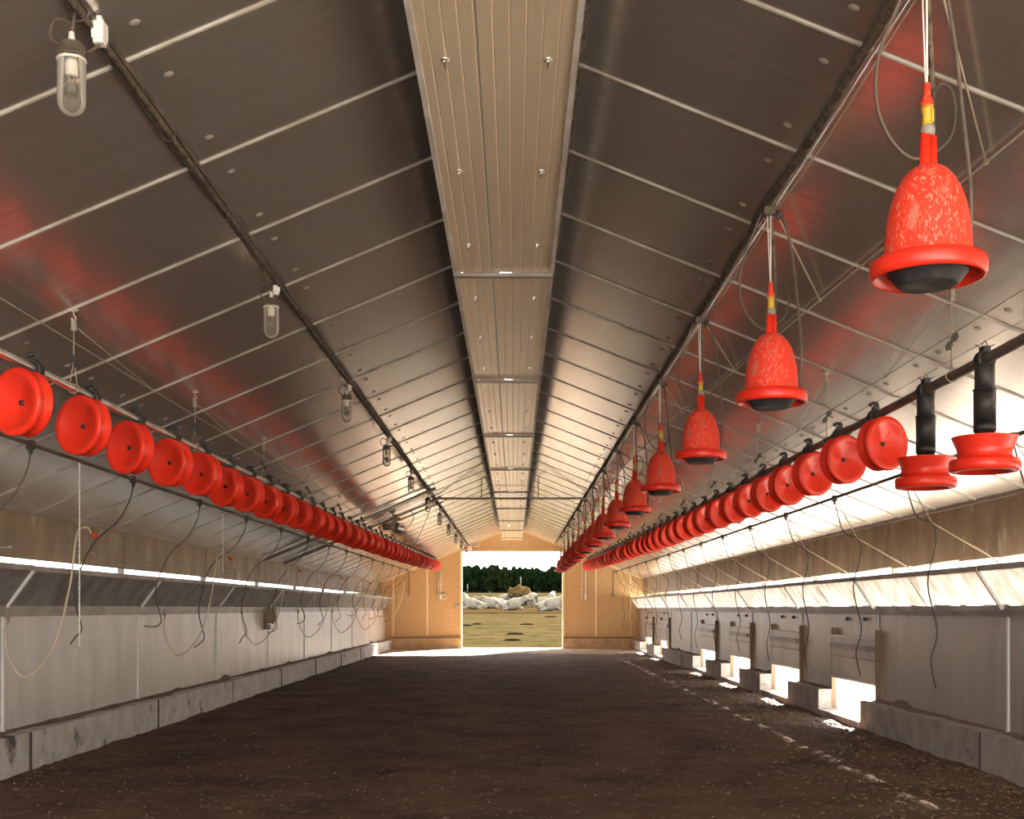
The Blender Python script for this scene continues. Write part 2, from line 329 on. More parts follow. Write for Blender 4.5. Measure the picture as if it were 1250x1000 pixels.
# ------------------------------------------------------------------ side walls
HATCH = [13.5, 16.87, 20.24, 23.6, 30.4, 33.9]; HW = 0.86     # hatch centres and half width (right wall)
def wall_side(s):
    W = struct(link('wall_'+SIDE[s], None, None, (s*4.0, (Y0+Y1)/2, 0))); o0 = Vector(W.location)
    WP = 'wall_panel' if s < 0 else 'wall_shaded'
    def part(name, m, mt): o = m.build(name, mt, W); o.location = -o0; return o
    def bx(name, mt, xa, xb, ya, yb, za, zb):
        m = MB(); m.box((min(s*xa, s*xb), ya, za), (max(s*xa, s*xb), yb, zb)); return part(name, m, mt)
    bays = [b for b in (BAY0+i*BAY for i in range(0, 13)) if Y0+0.4 < b < Y1-0.4]; ed = [Y0]+bays+[Y1]
    holes = HATCH if s > 0 else []
    for a, b in zip(ed[:-1], ed[1:]):
        cuts = [(max(h-HW, a), min(h+HW, b)) for h in holes if h+HW > a and h-HW < b]
        y = a
        for c0, c1 in cuts:
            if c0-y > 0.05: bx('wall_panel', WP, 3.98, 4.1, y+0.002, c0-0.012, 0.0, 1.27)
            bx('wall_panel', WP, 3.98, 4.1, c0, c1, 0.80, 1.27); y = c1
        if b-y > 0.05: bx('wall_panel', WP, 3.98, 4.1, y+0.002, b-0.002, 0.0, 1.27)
        if b < Y1-0.1: bx('seam_strip', 'seam_strip', 3.966, 3.982, b-0.016, b+0.016, 0.29, 1.24)
        bx('upper_panel', 'upper_wall', 4.12, 4.2, a+0.004, b-0.004, 1.70, 2.34)
        bx('upper_batten', 'upper_wall', 4.108, 4.122, b-0.03, b+0.03, 1.70, 2.2)
    # plinth blocks, cut at the hatches
    pe = [Y0]+[b+0.0 for b in bays]+[Y1]
    for a, b in zip(pe[:-1], pe[1:]):
        cuts = [(max(h-HW, a), min(h+HW, b)) for h in holes if h+HW > a and h-HW < b]; y = a; seg = []
        for c0, c1 in cuts:
            if c0-y > 0.05: seg.append((y, c0, 0.29))
            if c1-c0 > 0.02: seg.append((c0, c1, 0.055))
            y = c1
        if b-y > 0.05: seg.append((y, b, 0.29))
        for (p, q, h) in seg:
            j = 0.008*R.uniform(-1, 1)
            bx('plinth_block', 'concrete' if s < 0 else 'concrete_shaded', 3.76+j, 4.12, p+0.004, q-0.004, -0.1, h)
            if h > 0.2 and abs(q-b) < 0.01 and q < Y1-0.1: bx('mortar_joint', 'joint_dark', 3.747, 4.12, q-0.007, q+0.007, -0.1, h+0.001)
            if h > 0.2:     # dust lying along the ledge
                m = MB(); n = int((q-p)/0.08)+2; vs = []
                for i in range(n):
                    yy = p+0.02+(q-p-0.04)*i/(n-1); wd = max(0.03, 0.09+0.12*noise.noise(Vector((yy*1.1, s*3, 0)))+0.02*R.random()); hh = 0.004+0.075*max(0, noise.noise(Vector((yy*1.3, 5, s)))-0.15)
                    vs += [(s*3.985, yy, h+hh*1.5+0.004), (s*(3.985-wd*0.5), yy, h+hh), (s*(3.985-wd-0.02), yy, h+0.001)]
                m.add(vs, [(3*i+k, 3*i+k+1, 3*i+k+4, 3*i+k+3) for i in range(n-1) for k in (0, 1)], True); part('ledge_dust', m, 'ledge_dust')
    bx('sill_rail', 'rail_metal', 3.93, 4.12, Y0, Y1, 1.245, 1.292)
    bx('sill_lip', 'rail_metal', 3.955, 3.985, Y0, Y1, 1.205, 1.245)
    bx('eave_strip', 'rail_metal', 4.09, 4.13, Y0, Y1, roof_z(4.1*s)-0.03, roof_z(4.1*s)+0.02)
    # opening outside the flaps: bird bars
    for k in range(4):
        m = MB(); z = 1.585+0.028*k; m.box((s*4.19-0.003, Y0, z-0.0045), (s*4.19+0.003, Y1, z+0.0045)); part('bird_bar', m, 'rail_metal')
    for b in bays: bx('vent_post', 'rail_metal', 4.13, 4.19, b-0.018, b+0.018, 1.29, 1.70)
    return W, ed
for s in (-1, 1):
    W, ed = wall_side(s)
    # inward tilting vent flaps, one window per bay
    for i, (a, b) in enumerate(zip(ed[:-1], ed[1:])):
        wn = struct(link('window_%d' % (i+1 if s < 0 else i+1+len(ed)-1), None, None, (s*3.96, (a+b)/2, 1.3)))
        o0 = Vector(wn.location)
        A = Vector((s*(3.925 if s > 0 else 3.95), 0, 1.2915 if s > 0 else 1.29)); B = Vector((s*3.74, 0, 1.575)); n = Vector((-(B-A).z*s, 0, (B-A).x*s)).normalized()
        if n.x*s > 0: n = -n
        def slab(name, p, q, ya, yb, th, mt):
            m = MB(); vs = [Vector((v.x, yy, v.z))+n*d for yy in (ya, yb) for v, d in ((p, 0), (q, 0), (q, th), (p, th))]
            m.add(vs, ((0,1,2,3),(7,6,5,4),(0,4,5,1),(1,5,6,2),(2,6,7,3),(3,7,4,0))); o = m.build(name, mt, wn); o.location = -o0
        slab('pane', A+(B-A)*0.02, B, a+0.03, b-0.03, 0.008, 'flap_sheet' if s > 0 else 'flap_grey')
        slab('flap_strut', A-(B-A)*0.06, B, b-0.035, b-0.005, 0.03, 'seam_strip')
        slab('flap_strut', A-(B-A)*0.06, B, (a+b)/2-0.012, (a+b)/2+0.012, -0.02, 'rail_metal')
        if s > 0:           # added strips with random gaps, to break up the sun streak on the floor
            y = a+0.02
            while y < b-0.1:
                L = R.uniform(0.04, 0.6); y2 = min(y+L, b-0.02)
                m = MB(); m.box((3.918, y, 1.292), (3.934, y2, 1.312)); o = m.build('streak_breaker', 'rail_metal', wn); o.location = -o0
                y = y2+R.uniform(0.15, 0.6)
        m = MB(); wob = 0.004*R.uniform(-1, 1)
        m.box((min(s*3.725, s*3.765), a+0.01, 1.565+wob), (max(s*3.725, s*3.765), b-0.01, 1.61+wob)); o = m.build('flap_lip', 'flap_lip', wn); o.location = -o0

# ------------------------------------------------------------------ gable walls
def gable(name, y, sgn, panel, trim, plinth, seams):
    G = struct(link(name, None, None, (0, y, 0))); t = 0.12*sgn
    def prism(nm, poly, ya, yb, mt):
        m = MB(); k = len(poly); vs = [(x, ya, z) for x, z in poly]+[(x, yb, z) for x, z in poly]
        m.add(vs, [tuple(range(k)), tuple(range(2*k-1, k-1, -1))]+[(i, i+k, (i+1)%k+k, (i+1)%k) for i in range(k)])
        o = m.build(nm, mt, G); return o
    DW, DH = 1.6, 3.05
    xs = [-4.15]+[v for v in seams if v < 0]+[-DW]
    for a, b in zip(xs[:-1], xs[1:]): prism('gable_panel', [(a+0.004, 0), (b-0.004, 0), (b-0.004, roof_l(b)+0.02), (a+0.004, roof_l(a)+0.02)], 0, t, panel)
    xs = [DW]+[v for v in seams if v > 0]+[4.15]
    for a, b in zip(xs[:-1], xs[1:]): prism('gable_panel', [(a+0.004, 0), (b-0.004, 0), (b-0.004, roof_r(b)+0.02), (a+0.004, roof_r(a)+0.02)], 0, t, panel)
    prism('gable_head', [(-DW, DH), (DW, DH), (DW, roof_r(DW)+0.02), (0, 3.87), (-DW, roof_l(DW)+0.02)], 0, t, panel)
    for v in seams: m = MB(); m.box((v-0.028, min(0, -0.012*sgn), 0.4), (v+0.028, max(0, -0.012*sgn), roof_z(v)-0.01)); m.build('seam_strip', trim, G)
    for a, b in ((-3.77, -DW), (DW, 3.77)):
        m = MB(); m.box((a, min(0, -0.09*sgn), 0), (b, max(0, -0.09*sgn), 0.34)); m.build('plinth', plinth, G)
        m = MB(); m.box((a, min(0, -0.115*sgn), 0.34), (b, max(0, -0.115*sgn), 0.385)); m.build('plinth_cap', 'brown_gasket', G)
    for s in (-1, 1):
        p = [roof_pt(0.33*s, 0, 0.0), roof_pt(4.1*s, 0, 0.0), roof_pt(4.1*s, 0, 0.05), roof_pt(0.33*s, 0, 0.05)]
        prism('verge_strip', [(v.x, v.z) for v in p], -0.03*sgn, 0, trim)
    return G
gable('wall_far', Y1, 1, 'gable_panel', 'gable_trim', 'gable_plinth', [-3.72, -2.66, 2.62, 3.7])
door = struct(link('door_1', None, None, (0, Y1, 0)))
for s in (-1, 1):
    m = MB(); m.box((s*1.6-0.035, -0.03, 0), (s*1.6+0.035, 0.15, 3.05)); m.build('door_jamb', 'gable_trim', door)
m = MB(); m.box((-1.635, -0.03, 3.05), (1.635, 0.15, 3.1)); m.build('door_head', 'gable_trim', door)
m = MB(); m.box((-1.6, -0.02, -0.1), (1.6, 0.2, 0.02)); m.build('threshold', 'apron_concrete', door)

# ------------------------------------------------------------------ pop hatches in the right wall
for i, h in enumerate(HATCH):
    t = thing('sliding_hatch', 'grey sliding pop hatch open to daylight, %s from camera in right wall' % nth(i+1), 'hatch', (3.95, h, 0.06), 'pop hatches along the right wall')
    o0 = Vector(t.location)
    def hp(name, mt, a, b): m = MB(); m.box(a, b); o = m.build(name, mt, t); o.location = -o0
    hp('shutter', 'wall_shaded', (3.925, h-HW, 0.44), (3.945, h+HW, 0.95))
    hp('pull_bar', 'rail_metal', (3.885, h-HW+0.04, 0.80), (3.925, h+HW-0.04, 0.86))
    hp('stiffener', 'rail_metal', (3.905, h-HW+0.02, 0.70), (3.925, h+HW-0.02, 0.715))
    hp('edge_strip', 'seam_strip', (3.915, h-HW, 0.44), (3.95, h+HW, 0.462))
    hp('top_strip', 'seam_strip', (3.915, h-HW, 0.935), (3.95, h+HW, 0.955))
    for sy in (-1, 1): hp('guide_rail', 'brown_gasket', (3.925, h+sy*(HW+0.014)-0.014, 0.06), (3.98, h+sy*(HW+0.014)+0.014, 1.04))
    for dy in (-0.35, 0.35): hp('stop', 'black_plastic', (3.95, h+dy-0.02, 1.13), (3.98, h+dy+0.02, 1.17))

# ------------------------------------------------------------------ outside ground
GR = [(-400, -0.06), (36.5, -0.06), (38, -0.03), (60, 0.36), (105, 1.17), (200, 2.9), (500, 7.9), (700, 9.0)]
def gh(y):
    for (a, za), (b, zb) in zip(GR[:-1], GR[1:]):
        if a <= y <= b: return za+(zb-za)*(y-a)/(b-a)
    return GR[-1][1]
def on_ground(px, py):           # where a pixel's ray meets the field
    y = 38.0
    while y < 600:
        if EYE+(VY-py)*y/F <= gh(y): break
        y += 0.25
    return Vector((CX+(px-VX)*y/F, y, gh(y)))
m = MB(); gx = [-420, -150, -60, -20, 0, 20, 60, 150, 420]; gy = [-400, -60, 0, 36.5, 38]+[38+i*4 for i in range(1, 30)]+[170, 200, 260, 330, 420, 500, 600, 700]
for yy in gy:
    for xx in gx: m.v.append((xx, yy, gh(yy)))
for j in range(len(gy)-1):
    for i in range(len(gx)-1): a = j*len(gx)+i; m.f.append((a, a+1, a+len(gx)+1, a+len(gx))); m.sm.append(True)
struct(m.build('ground', 'dry_grass'))
m = MB(); m.box((4.12, Y0-30, -0.12), (64, Y1+1.0, -0.03)); struct(m.build('side_bounce_yard', 'bounce_gravel'))  # pale ground added along the right side to throw sunlight in
m = MB(); m.box((-4.1, Y1+0.2, -0.1), (4.1, Y1+1.3, -0.01)); struct(m.build('apron', 'apron_concrete'))
m = MB(); m.box((-4.1, Y0-30, -0.12), (4.1, Y0-0.12, -0.02)); struct(m.build('near_bounce_yard', 'bounce_gravel'))  # added unseen pale ground, bounces daylight in through the open near end
c = on_ground(630, 747); m = MB(); n = 40
m.add([(c.x+0.0, c.y+6, gh(c.y+6)+0.03)]+[(c.x+(17+2*R.random())*math.cos(2*PI*i/n), c.y+6+(11+1.5*R.random())*math.sin(2*PI*i/n), gh(c.y+6+11*math.sin(2*PI*i/n))+0.025) for i in range(n)], [(0, i+1, (i+1) % n+1) for i in range(n)])
struct(m.build('straw_ground', 'straw_ground'))
#==PART2==
# ------------------------------------------------------------------ feed pipes and feeders
def hub_z(y): t = y-5.5; return EYE+0.975+0.004*t+0.0002*t*t
def pipe_z(y): return hub_z(y)+0.2
PX = {-1: -2.29, 1: 2.29}
for s, mt, r in ((-1, 'galvanised', 0.021), (1, 'dusty_pipe', 0.026)):
    t = thing('feed_pipe', '%s feed pipe running the length of the barn on the %s' % ('shiny galvanised' if s < 0 else 'dark dusty', SIDE[s]), 'pipe', (PX[s], 18, pipe_z(18)), 'raised feed lines')
    o0 = Vector(t.location)
    m = MB(); m.tube([(PX[s], y, pipe_z(y)) for y in [Y0+0.3+i*0.5 for i in range(74)]], r, 12); m.build('pipe', mt, t).location = -o0
    for i in range(12):     # pipe couplings
        y = 4.9+i*3.0
        m = MB(); m.tube([(PX[s], y-0.05, pipe_z(y-0.05)), (PX[s], y+0.05, pipe_z(y+0.05))], r+0.005, 12); m.build('coupling', mt, t).location = -o0
    # anti-roost wire above the pipe
    if s > 0:
        m = MB(); m.tube([(PX[s], y, pipe_z(y)+0.085) for y in [Y0+0.3+i*1.5 for i in range(25)]], 0.0018, 4); m.build('roost_wire', 'steel_wire', t).location = -o0
PAN = [(0.001, 0.034), (0.02, 0.034), (0.118, 0.010), (0.128, 0.0), (0.152, 0.0), (0.16, 0.006), (0.16, 0.05), (0.154, 0.056), (0.128, 0.060), (0.122, 0.085), (0.128, 0.11), (0.148, 0.158), (0.15, 0.164), (0.144, 0.164), (0.118, 0.12), (0.05, 0.13)]
PAN_T = [(0.001, 0.052), (0.02, 0.050), (0.10, 0.016), (0.124, 0.004), (0.130, 0.0), (0.156, 0.0), (0.162, 0.006), (0.162, 0.028), (0.156, 0.032), (0.140, 0.034), (0.138, 0.048), (0.142, 0.062), (0.158, 0.086), (0.159, 0.092), (0.150, 0.092), (0.118, 0.075), (0.05, 0.075)]
def clamp_mesh(s, r, hook):
    m = MB()
    ring = [(math.cos(a)*(r+0.010), 0, math.sin(a)*(r+0.010)) for a in [2*PI*i/14 for i in range(14)]]
    for dy in (-0.022, 0.0, 0.022): m.tube([(x, dy, z) for x, y, z in ring], 0.011, 6, closed=True)
    m.box((-0.016, -0.03, r+0.008), (0.016, 0.03, r+0.034))
    if hook: m.tube(spline([(0.01, 0.0, r+0.02), (0.012, 0, r+0.045), (-0.012, -0.005, r+0.054), (-0.04, -0.01, r+0.04)], 4), 0.012, 6)
    else: m.tube([(-0.045, 0, r+0.045), (-0.02, 0, r+0.03), (0, 0, r+0.065), (0.02, 0, r+0.03), (0.045, 0, r+0.045)], 0.003, 5)
    return m
def tipped(s):
    r = 0.021 if s < 0 else 0.026
    d = Vector((math.sin(math.radians(26))*s, -math.cos(math.radians(26)), 0)); Fp = Vector((0, -0.25, -0.2))
    t = link('feeder_pan', None)
    c = clamp_mesh(s, r, True); c.tube([(0.012, 0, r), (0.03, 0, 0), (0.02, -0.01, -r-0.02), (0.01, -0.02, -0.10), Vector((0, -0.06, -0.2))], 0.020, 8); c.build('clamp', 'black_plastic', t)
    m = MB(); m.lathe([(0.045, 0.0), (0.045, 0.10), (0.05, 0.10), (0.05, 0.13), (0.001, 0.13)], 14, Fp-d*0.072, -d); m.build('tube', 'black_plastic', t)
    m = MB(); m.lathe(PAN_T, 40, Fp, -d); p = m.build('pan', 'red_plastic', t)
    m = MB(); m.lathe([(0.0, -0.002), (0.013, -0.002), (0.014, 0.02)], 10, Fp-d*0.042, -d); m.build('hub_plug', 'black_plastic', p)
    m = MB()
    for k in range(6):
        a = k*PI/3+0.4; q = Vector((0, 0, 1)).rotation_difference(-d)
        u = q @ Vector((math.cos(a), math.sin(a), 0)); wv = q @ Vector((-math.sin(a), math.cos(a), 0))
        p0 = Fp+u*0.022-d*0.049; p1 = Fp+u*0.10-d*0.016
        m.add([p0+wv*0.0016-d*0.001, p0-wv*0.0016-d*0.001, p1-wv*0.0016-d*0.001, p1+wv*0.0016-d*0.001, (p0+p1)/2+d*0.0025], ((0,1,4),(1,2,4),(2,3,4),(3,0,4)))
    m.build('moulded_spoke', 'red_plastic', p)
    return t
def upright(s):
    r = 0.026; t = link('hanging_feeder', None)
    c = clamp_mesh(s, r, False); c.lathe([(0.001, 0), (0.046, 0), (0.046, 0.13), (0.04, 0.135), (0.001, 0.135)], 20, (0, 0, -0.155)); c.build('clamp', 'black_plastic', t)
    m = MB(); m.lathe([(0.046, 0), (0.046, 0.03), (0.052, 0.03), (0.052, 0.07), (0.051, 0.07), (0.051, 0.225), (0.055, 0.225), (0.055, 0.23), (0.046, 0.23)], 24, (0, 0, -0.37)); m.build('tube', 'black_plastic', t)
    m = MB(); m.lathe(PAN, 44, (0, 0, -0.53)); m.build('pan', 'red_plastic', t)
    return t
def dup(root):
    r = root.copy(); C.objects.link(r)
    for ch in root.children:
        c = ch.copy(); C.objects.link(c); c.parent = r
        for g_ in ch.children: d = g_.copy(); C.objects.link(d); d.parent = c
    return r
for s, y0, st, n in ((-1, 5.82, 0.798, 38), (1, 7.27, 0.812, 36)):
    proto = tipped(s)
    for k in range(n):
        o = proto if k == 0 else dup(proto); y = y0+st*k
        o.location = (PX[s], y, pipe_z(y)); o.rotation_euler = (R.uniform(-.04, .04), 0, R.uniform(-.06, .06))
        if k == 0: o.rotation_euler = (0, 0, 0)
        tag(o, 'red feeder pan tipped on edge, %s tipped from camera on %s pipe' % (nth(k+1), SIDE[s]), 'feeder', 'tipped feeder pans on the %s pipe' % SIDE[s])
proto = upright(1)
for k, y in enumerate((5.58, 6.38)):
    o = proto if k == 0 else dup(proto); o.location = (PX[1], y, pipe_z(y))
    tag(o, ('nearer', 'farther')[k]+' of two upright red feeder pans on black tubes under right pipe', 'feeder', 'upright feeders on the right pipe')

# ------------------------------------------------------------------ hoists that carry the feed pipes
for s, y0 in ((-1, 6.33), (1, 6.0)):
    for k in range(13):
        y = y0+2.4*k; x = PX[s]; top = roof_pt(x, y, 0.0); pz = pipe_z(y)
        t = thing('pipe_hoist', 'cord hoist with pulley and black adjuster, %s from camera above %s feed pipe' % (nth(k+1), SIDE[s]), 'hoist', (x, y, pz), 'hoists above the %s feed pipe' % SIDE[s])
        o0 = Vector(t.location)
        def hb(nm, m, mt): m.build(nm, mt, t).location = -o0
        zt = top.z; f = (zt-pz)
        m = MB(); m.lathe([(0.028, 0), (0.022, -0.008), (0.001, -0.008)], 10, top); m.tube(spline([top, top-Vector((0, 0, 0.03)), top+Vector((0.012, 0, -0.045)), top+Vector((0, 0, -0.06)), top+Vector((-0.012, 0, -0.045))], 4), 0.004, 6); hb('ceiling_hook', m, 'cream_plastic')
        m = MB(); m.lathe([(0.001, -0.009), (0.02, -0.009), (0.02, -0.004), (0.014, 0), (0.02, 0.004), (0.02, 0.009), (0.001, 0.009)], 12, (x, y, zt-0.085), (1, 0.2, 0)); m.box((x-0.011, y-0.012, zt-0.115), (x+0.011, y+0.012, zt-0.055)); hb('pulley', m, 'grey_fitting')
        za = pz+f*0.36
        m = MB(); m.tube([(x, y, zt-0.1), (x, y, za)], 0.003, 5)
        m.tube([(x, y, za), (x-0.008, y-0.03, pz+0.03)], 0.003, 5); m.tube([(x, y, za), (x+0.006, y+0.03, pz+0.03)], 0.003, 5)
        rr = 0.027 if s < 0 else 0.031
        m.tube([(x+rr*math.cos(a), y+0.03*math.sin(a)*0.5, pz+rr*math.sin(a)) for a in [2*PI*i/14 for i in range(14)]], 0.0035, 5, closed=True); hb('cord', m, 'cord')
        m = MB(); q = Matrix.Rotation(0.55*s, 3, 'Y')
        for dz in (-0.026, 0.026): m.box((x-0.016, y-0.006, za+dz-0.014), (x+0.016, y+0.006, za+dz+0.014), q, (x, y, za))
        m.box((x-0.007, y-0.007, za-0.05), (x+0.007, y+0.007, za+0.05), q, (x, y, za)); hb('adjuster', m, 'black_plastic')
        wx = -2.38 if s < 0 else 2.49; wz = 2.75 if s < 0 else 2.787
        m = MB(); m.tube([(x, y, zt-0.085), (wx, y+1.7, wz)], 0.0025, 5); m.lathe([(0.008, -0.02), (0.011, 0), (0.008, 0.02)], 8, (wx, y+1.7, wz), (0, 1, 0)); hb('pull_wire', m, 'cord')
for s, x, z in ((-1, -2.38, 2.75), (1, 2.49, 2.787)):
    m = MB(); m.tube([(x, Y0+0.2, z), (x, 21.0 if s < 0 else 36.9, z)], 0.0035, 6)
    tag(m.build('winch_wire', 'steel_wire'), 'thin steel winch wire stretched under the roof above the %s feed pipe' % SIDE[s], 'wire')

# ------------------------------------------------------------------ water lines, drop hoses
WL = {-1: -2.93, 1: 3.02}
def water_z(y): return EYE+1.02+0.0001*(y-9)**2
CLIP = {-1: [7.33+1.97*k for k in range(14)], 1: [7.0+1.95*k for k in range(15)]}
for s in (-1, 1):
    t = thing('water_pipe', 'thin brown water pipe with black clips along the %s side' % SIDE[s], 'pipe', (WL[s], 18, water_z(18)), 'water lines')
    o0 = Vector(t.location)
    m = MB(); m.tube([(WL[s], y, water_z(y)) for y in [Y0+0.3+i*1.0 for i in range(37)]], 0.014, 10); m.build('pipe', 'dusty_pipe' if s > 0 else 'brown_hose', t).location = -o0
    m = MB(); m.box((WL[s]-0.02, -0.022, -0.034), (WL[s]+0.02, 0.022, 0.022)); m.box((WL[s]-0.009, -0.012, -0.062), (WL[s]+0.009, 0.012, -0.034))
    cm = m.mesh('clip', 'black_plastic')
    for y in CLIP[s]: o = link('clip', cm, t); o.location = Vector((0, y, water_z(y)))-o0
    for i in range(9):       # hanger wires to the roof
        y = 5.6+4.0*i; m = MB(); m.tube([(WL[s], y, water_z(y)), roof_pt(WL[s], y, 0)], 0.002, 4); m.build('hanger_wire', 'cord', t).location = -o0
LH = [(0, 0), (.03, -.12), (.135, -.285), (.32, -.43), (.425, -.59), (.50, -.885), (.50, -1.045), (.445, -1.25), (.50, -1.33), (.58, -1.345)]
for k, y in enumerate(CLIP[-1]):
    a = R.uniform(-.06, .06); b = R.uniform(0.85, 1.04); e = R.uniform(-0.07, 0.05)
    pts = [(WL[-1]-(dx*b), y+a*(-dz), water_z(y)-0.05+dz*(1 if i < 5 else b)) for i, (dx, dz) in enumerate(LH)]
    pts[-1] = (pts[-1][0]-e, y-0.04, pts[-1][2]+e)
    m = MB(); m.tube(spline(pts, 5), 0.0065, 6)
    tag(m.build('drop_hose', 'rubber' if k % 2 else 'brown_hose'), 'dark rubber drop hose dangling by the left wall, %s from the camera' % nth(k+1), 'hose', 'drop hoses on the left')
BH = [(3.12, .55), (3.16, .60), (3.23, .585), (3.27, .50), (3.33, .14), (3.48, -.30), (3.72, -.52), (3.88, -.38), (3.945, -.18), (3.955, -0.11)]
for k in range(7):
    y = 8.72+4.16*k; v = R.uniform(-.03, .03)
    t = thing('bleeder_hose', 'pale beige hose with red end looped from left wall tap, %s from camera' % nth(k+1), 'hose', (-3.9, y, 0.8), 'beige hoses along the left wall'); o0 = Vector(t.location)
    pts = [(CX-l, y+v*i+0.25*(1 if i > 4 else 0)*(i-4)/5, EYE+h) for i, (l, h) in enumerate(BH)]
    m = MB(); m.tube(spline(pts, 6), 0.0075, 7); m.build('hose', 'beige_hose', t).location = -o0
    p = Vector(pts[0]); m = MB(); m.tube([p+Vector((0.045, 0, -0.02)), p+Vector((0.0, 0, 0.004))], [0.016, 0.011], 8); m.build('end_cap', 'red_plastic', t).location = -o0
    p = Vector(pts[-1]); m = MB(); m.tube([p, p+Vector((0, 0, 0.11))], 0.009, 8); m.tube([p+Vector((0, -0.035, 0.05)), p+Vector((0, 0.035, 0.05))], 0.007, 6); m.box(p+Vector((-0.02, -0.015, 0.03)), p+Vector((0.012, 0.015, 0.065))); m.build('tap', 'grey_fitting', t).location = -o0
    m = MB(); m.tube([p+Vector((-0.005, 0, 0.1)), (p.x-0.005, p.y, 1.25)], 0.006, 6); m.build('feed_stub', 'rubber', t).location = -o0
for k, y in enumerate(CLIP[1]):
    z = water_z(y)-0.06; v = R.uniform(-.03, .03); q = R.uniform(0.85, 1.05)
    m = MB(); pts = [(3.03, y, z), (3.11, y+v, z-0.25), (3.24, y, EYE+0.636), (3.26, y, EYE+.48), (3.2, y+v, EYE+.19), (3.27, y, EYE-.2*q), (3.225, y+v, EYE-.46*q), (3.26, y, EYE-.70*q)]
    m.tube(spline(pts, 5), 0.0055, 6)
    tag(m.build('drop_hose', 'rubber'), 'thin dark drop hose hanging by the right wall, %s from the camera' % nth(k+1), 'hose', 'drop hoses on the right')
    yb = y+0.02; t = thing('flap_cord', 'taut straw-coloured cord from right water pipe to vent flap, %s from camera' % nth(k+1), 'cord', (3.72, yb, 1.62), 'flap cords on the right'); o0 = Vector(t.location)
    m = MB(); m.tube([(3.05, yb, z+0.03), (3.235, yb, EYE+.65), (3.735, yb, 1.63)], [0.004, 0.006, 0.007], 5); m.tube([(3.56, yb+0.015, 1.75), (3.735, yb+0.02, 1.635)], 0.006, 5); m.build('cord', 'cord', t).location = -o0
    m = MB(); m.tube([(3.735, yb, 1.61), (3.735, yb, 1.65), (3.80, yb, 1.665), (4.1, yb-0.2, 1.71)], 0.006, 5); m.build('bracket', 'cream_plastic', t).location = -o0
for k in range(9):            # pull cords of the left flaps
    y = 8.2+3.35*k
    t = thing('flap_cord', 'short straw-coloured cord tying the left vent flap, %s from the camera' % nth(k+1), 'cord', (-3.72, y, 1.62), 'flap cords on the left'); o0 = Vector(t.location)
    m = MB(); m.tube([(-3.735, y, 1.61), (-3.735, y, 1.68), (-3.45, y+0.05, 1.70)], 0.005, 5); m.tube([(-3.735, y, 1.68), (-4.1, y-0.3, 1.86)], 0.005, 5); m.build('cord', 'cord', t).location = -o0
    m = MB(); m.lathe([(0.006, -0.015), (0.011, 0), (0.006, 0.015)], 8, (-3.45, y+0.05, 1.70), (1, 0, 0)); m.build('knot', 'cord', t).location = -o0
def beaded(px, y, ytop, ybot, label):
    a = P(px, ytop, y); b = P(px, ybot, y); n = int((a.z-b.z)/0.018); m = MB()
    pts = [a.lerp(b, i/n) for i in range(n+1)]; m.tube(pts, [0.0055 if i % 2 else 0.003 for i in range(n+1)], 6)
    tag(m.build('beaded_chain', 'white_plastic'), label, 'chain')
beaded(97, 8.05, 565, 790, 'white beaded chain hanging down in front of the nearest left vent flap')
beaded(272, 12.2, 628, 700, 'short white beaded chain by the second beige hose')
beaded(384, 17.8, 655, 745, 'distant white beaded chain by the left drop hoses')

# ------------------------------------------------------------------ junction box on the left wall
t = thing('junction_box', 'dusty tan electrical junction box on the left wall under the sill', 'electrical box', (-3.98, 19.2, 0.95)); 
def tp(nm, mt, a, b): m = MB(); m.box(a, b); return m.build(nm, mt, t)
tp('back_plate', 'brown_gasket', (0.0, -0.14, -0.02), (0.02, 0.02, 0.42)); tp('case', 'junction_tan', (0.02, -0.13, 0.08), (0.17, 0.13, 0.34)); tp('cover', 'cream_plastic', (0.02, 0.13, 0.22), (0.13, 0.19, 0.32))
tp('terminal', 'grey_fitting', (0.03, -0.1, -0.02), (0.10, 0.0, 0.06))
for i in range(3): m = MB(); m.tube([(0.08, 0.13+0.03*i, 0.09+0.06*i), (0.08, 0.2+0.01*i, 0.07+0.06*i)], 0.012, 8); m.build('gland', 'black_plastic', t)

# ------------------------------------------------------------------ left cable run with jar lamps
LX = -1.366
t = thing('cable_run', 'bundle of dusty brown cables clipped along the left roof slope', 'cable', (LX, 18, roof_z(LX)-0.03)); o0 = Vector(t.location)
for j, (dx, r, mt) in enumerate(((-0.018, 0.011, 'cable'), (0.0, 0.012, 'dust_lagging'), (0.017, 0.010, 'cable'), (0.006, 0.006, 'brown_hose'))):
    pts = []; y = Y0+0.2
    while y < 36.9:
        x = LX+dx+0.006*noise.noise(Vector((y*1.4, j*5, 0))); pts.append(roof_pt(x, y, 0.022+(0.016 if j in (1, 3) else 0)+0.010*noise.noise(Vector((y*1.7, j*7, 2))))); y += 0.12
    m = MB(); m.tube(pts, r, 6); m.build('cable', mt, t).location = -o0
m = MB(); m.tube([(LX+0.031*math.cos(a), 0, roof_z(LX)-0.026+0.026*math.sin(a)) for a in [2*PI*i/12 for i in range(12)]], 0.003, 5, closed=True); cme = m.mesh('cable_clip', 'cable')
for i in range(36): o = link('cable_clip', cme, t); o.location = Vector((0, 0.9+i, 0))-o0
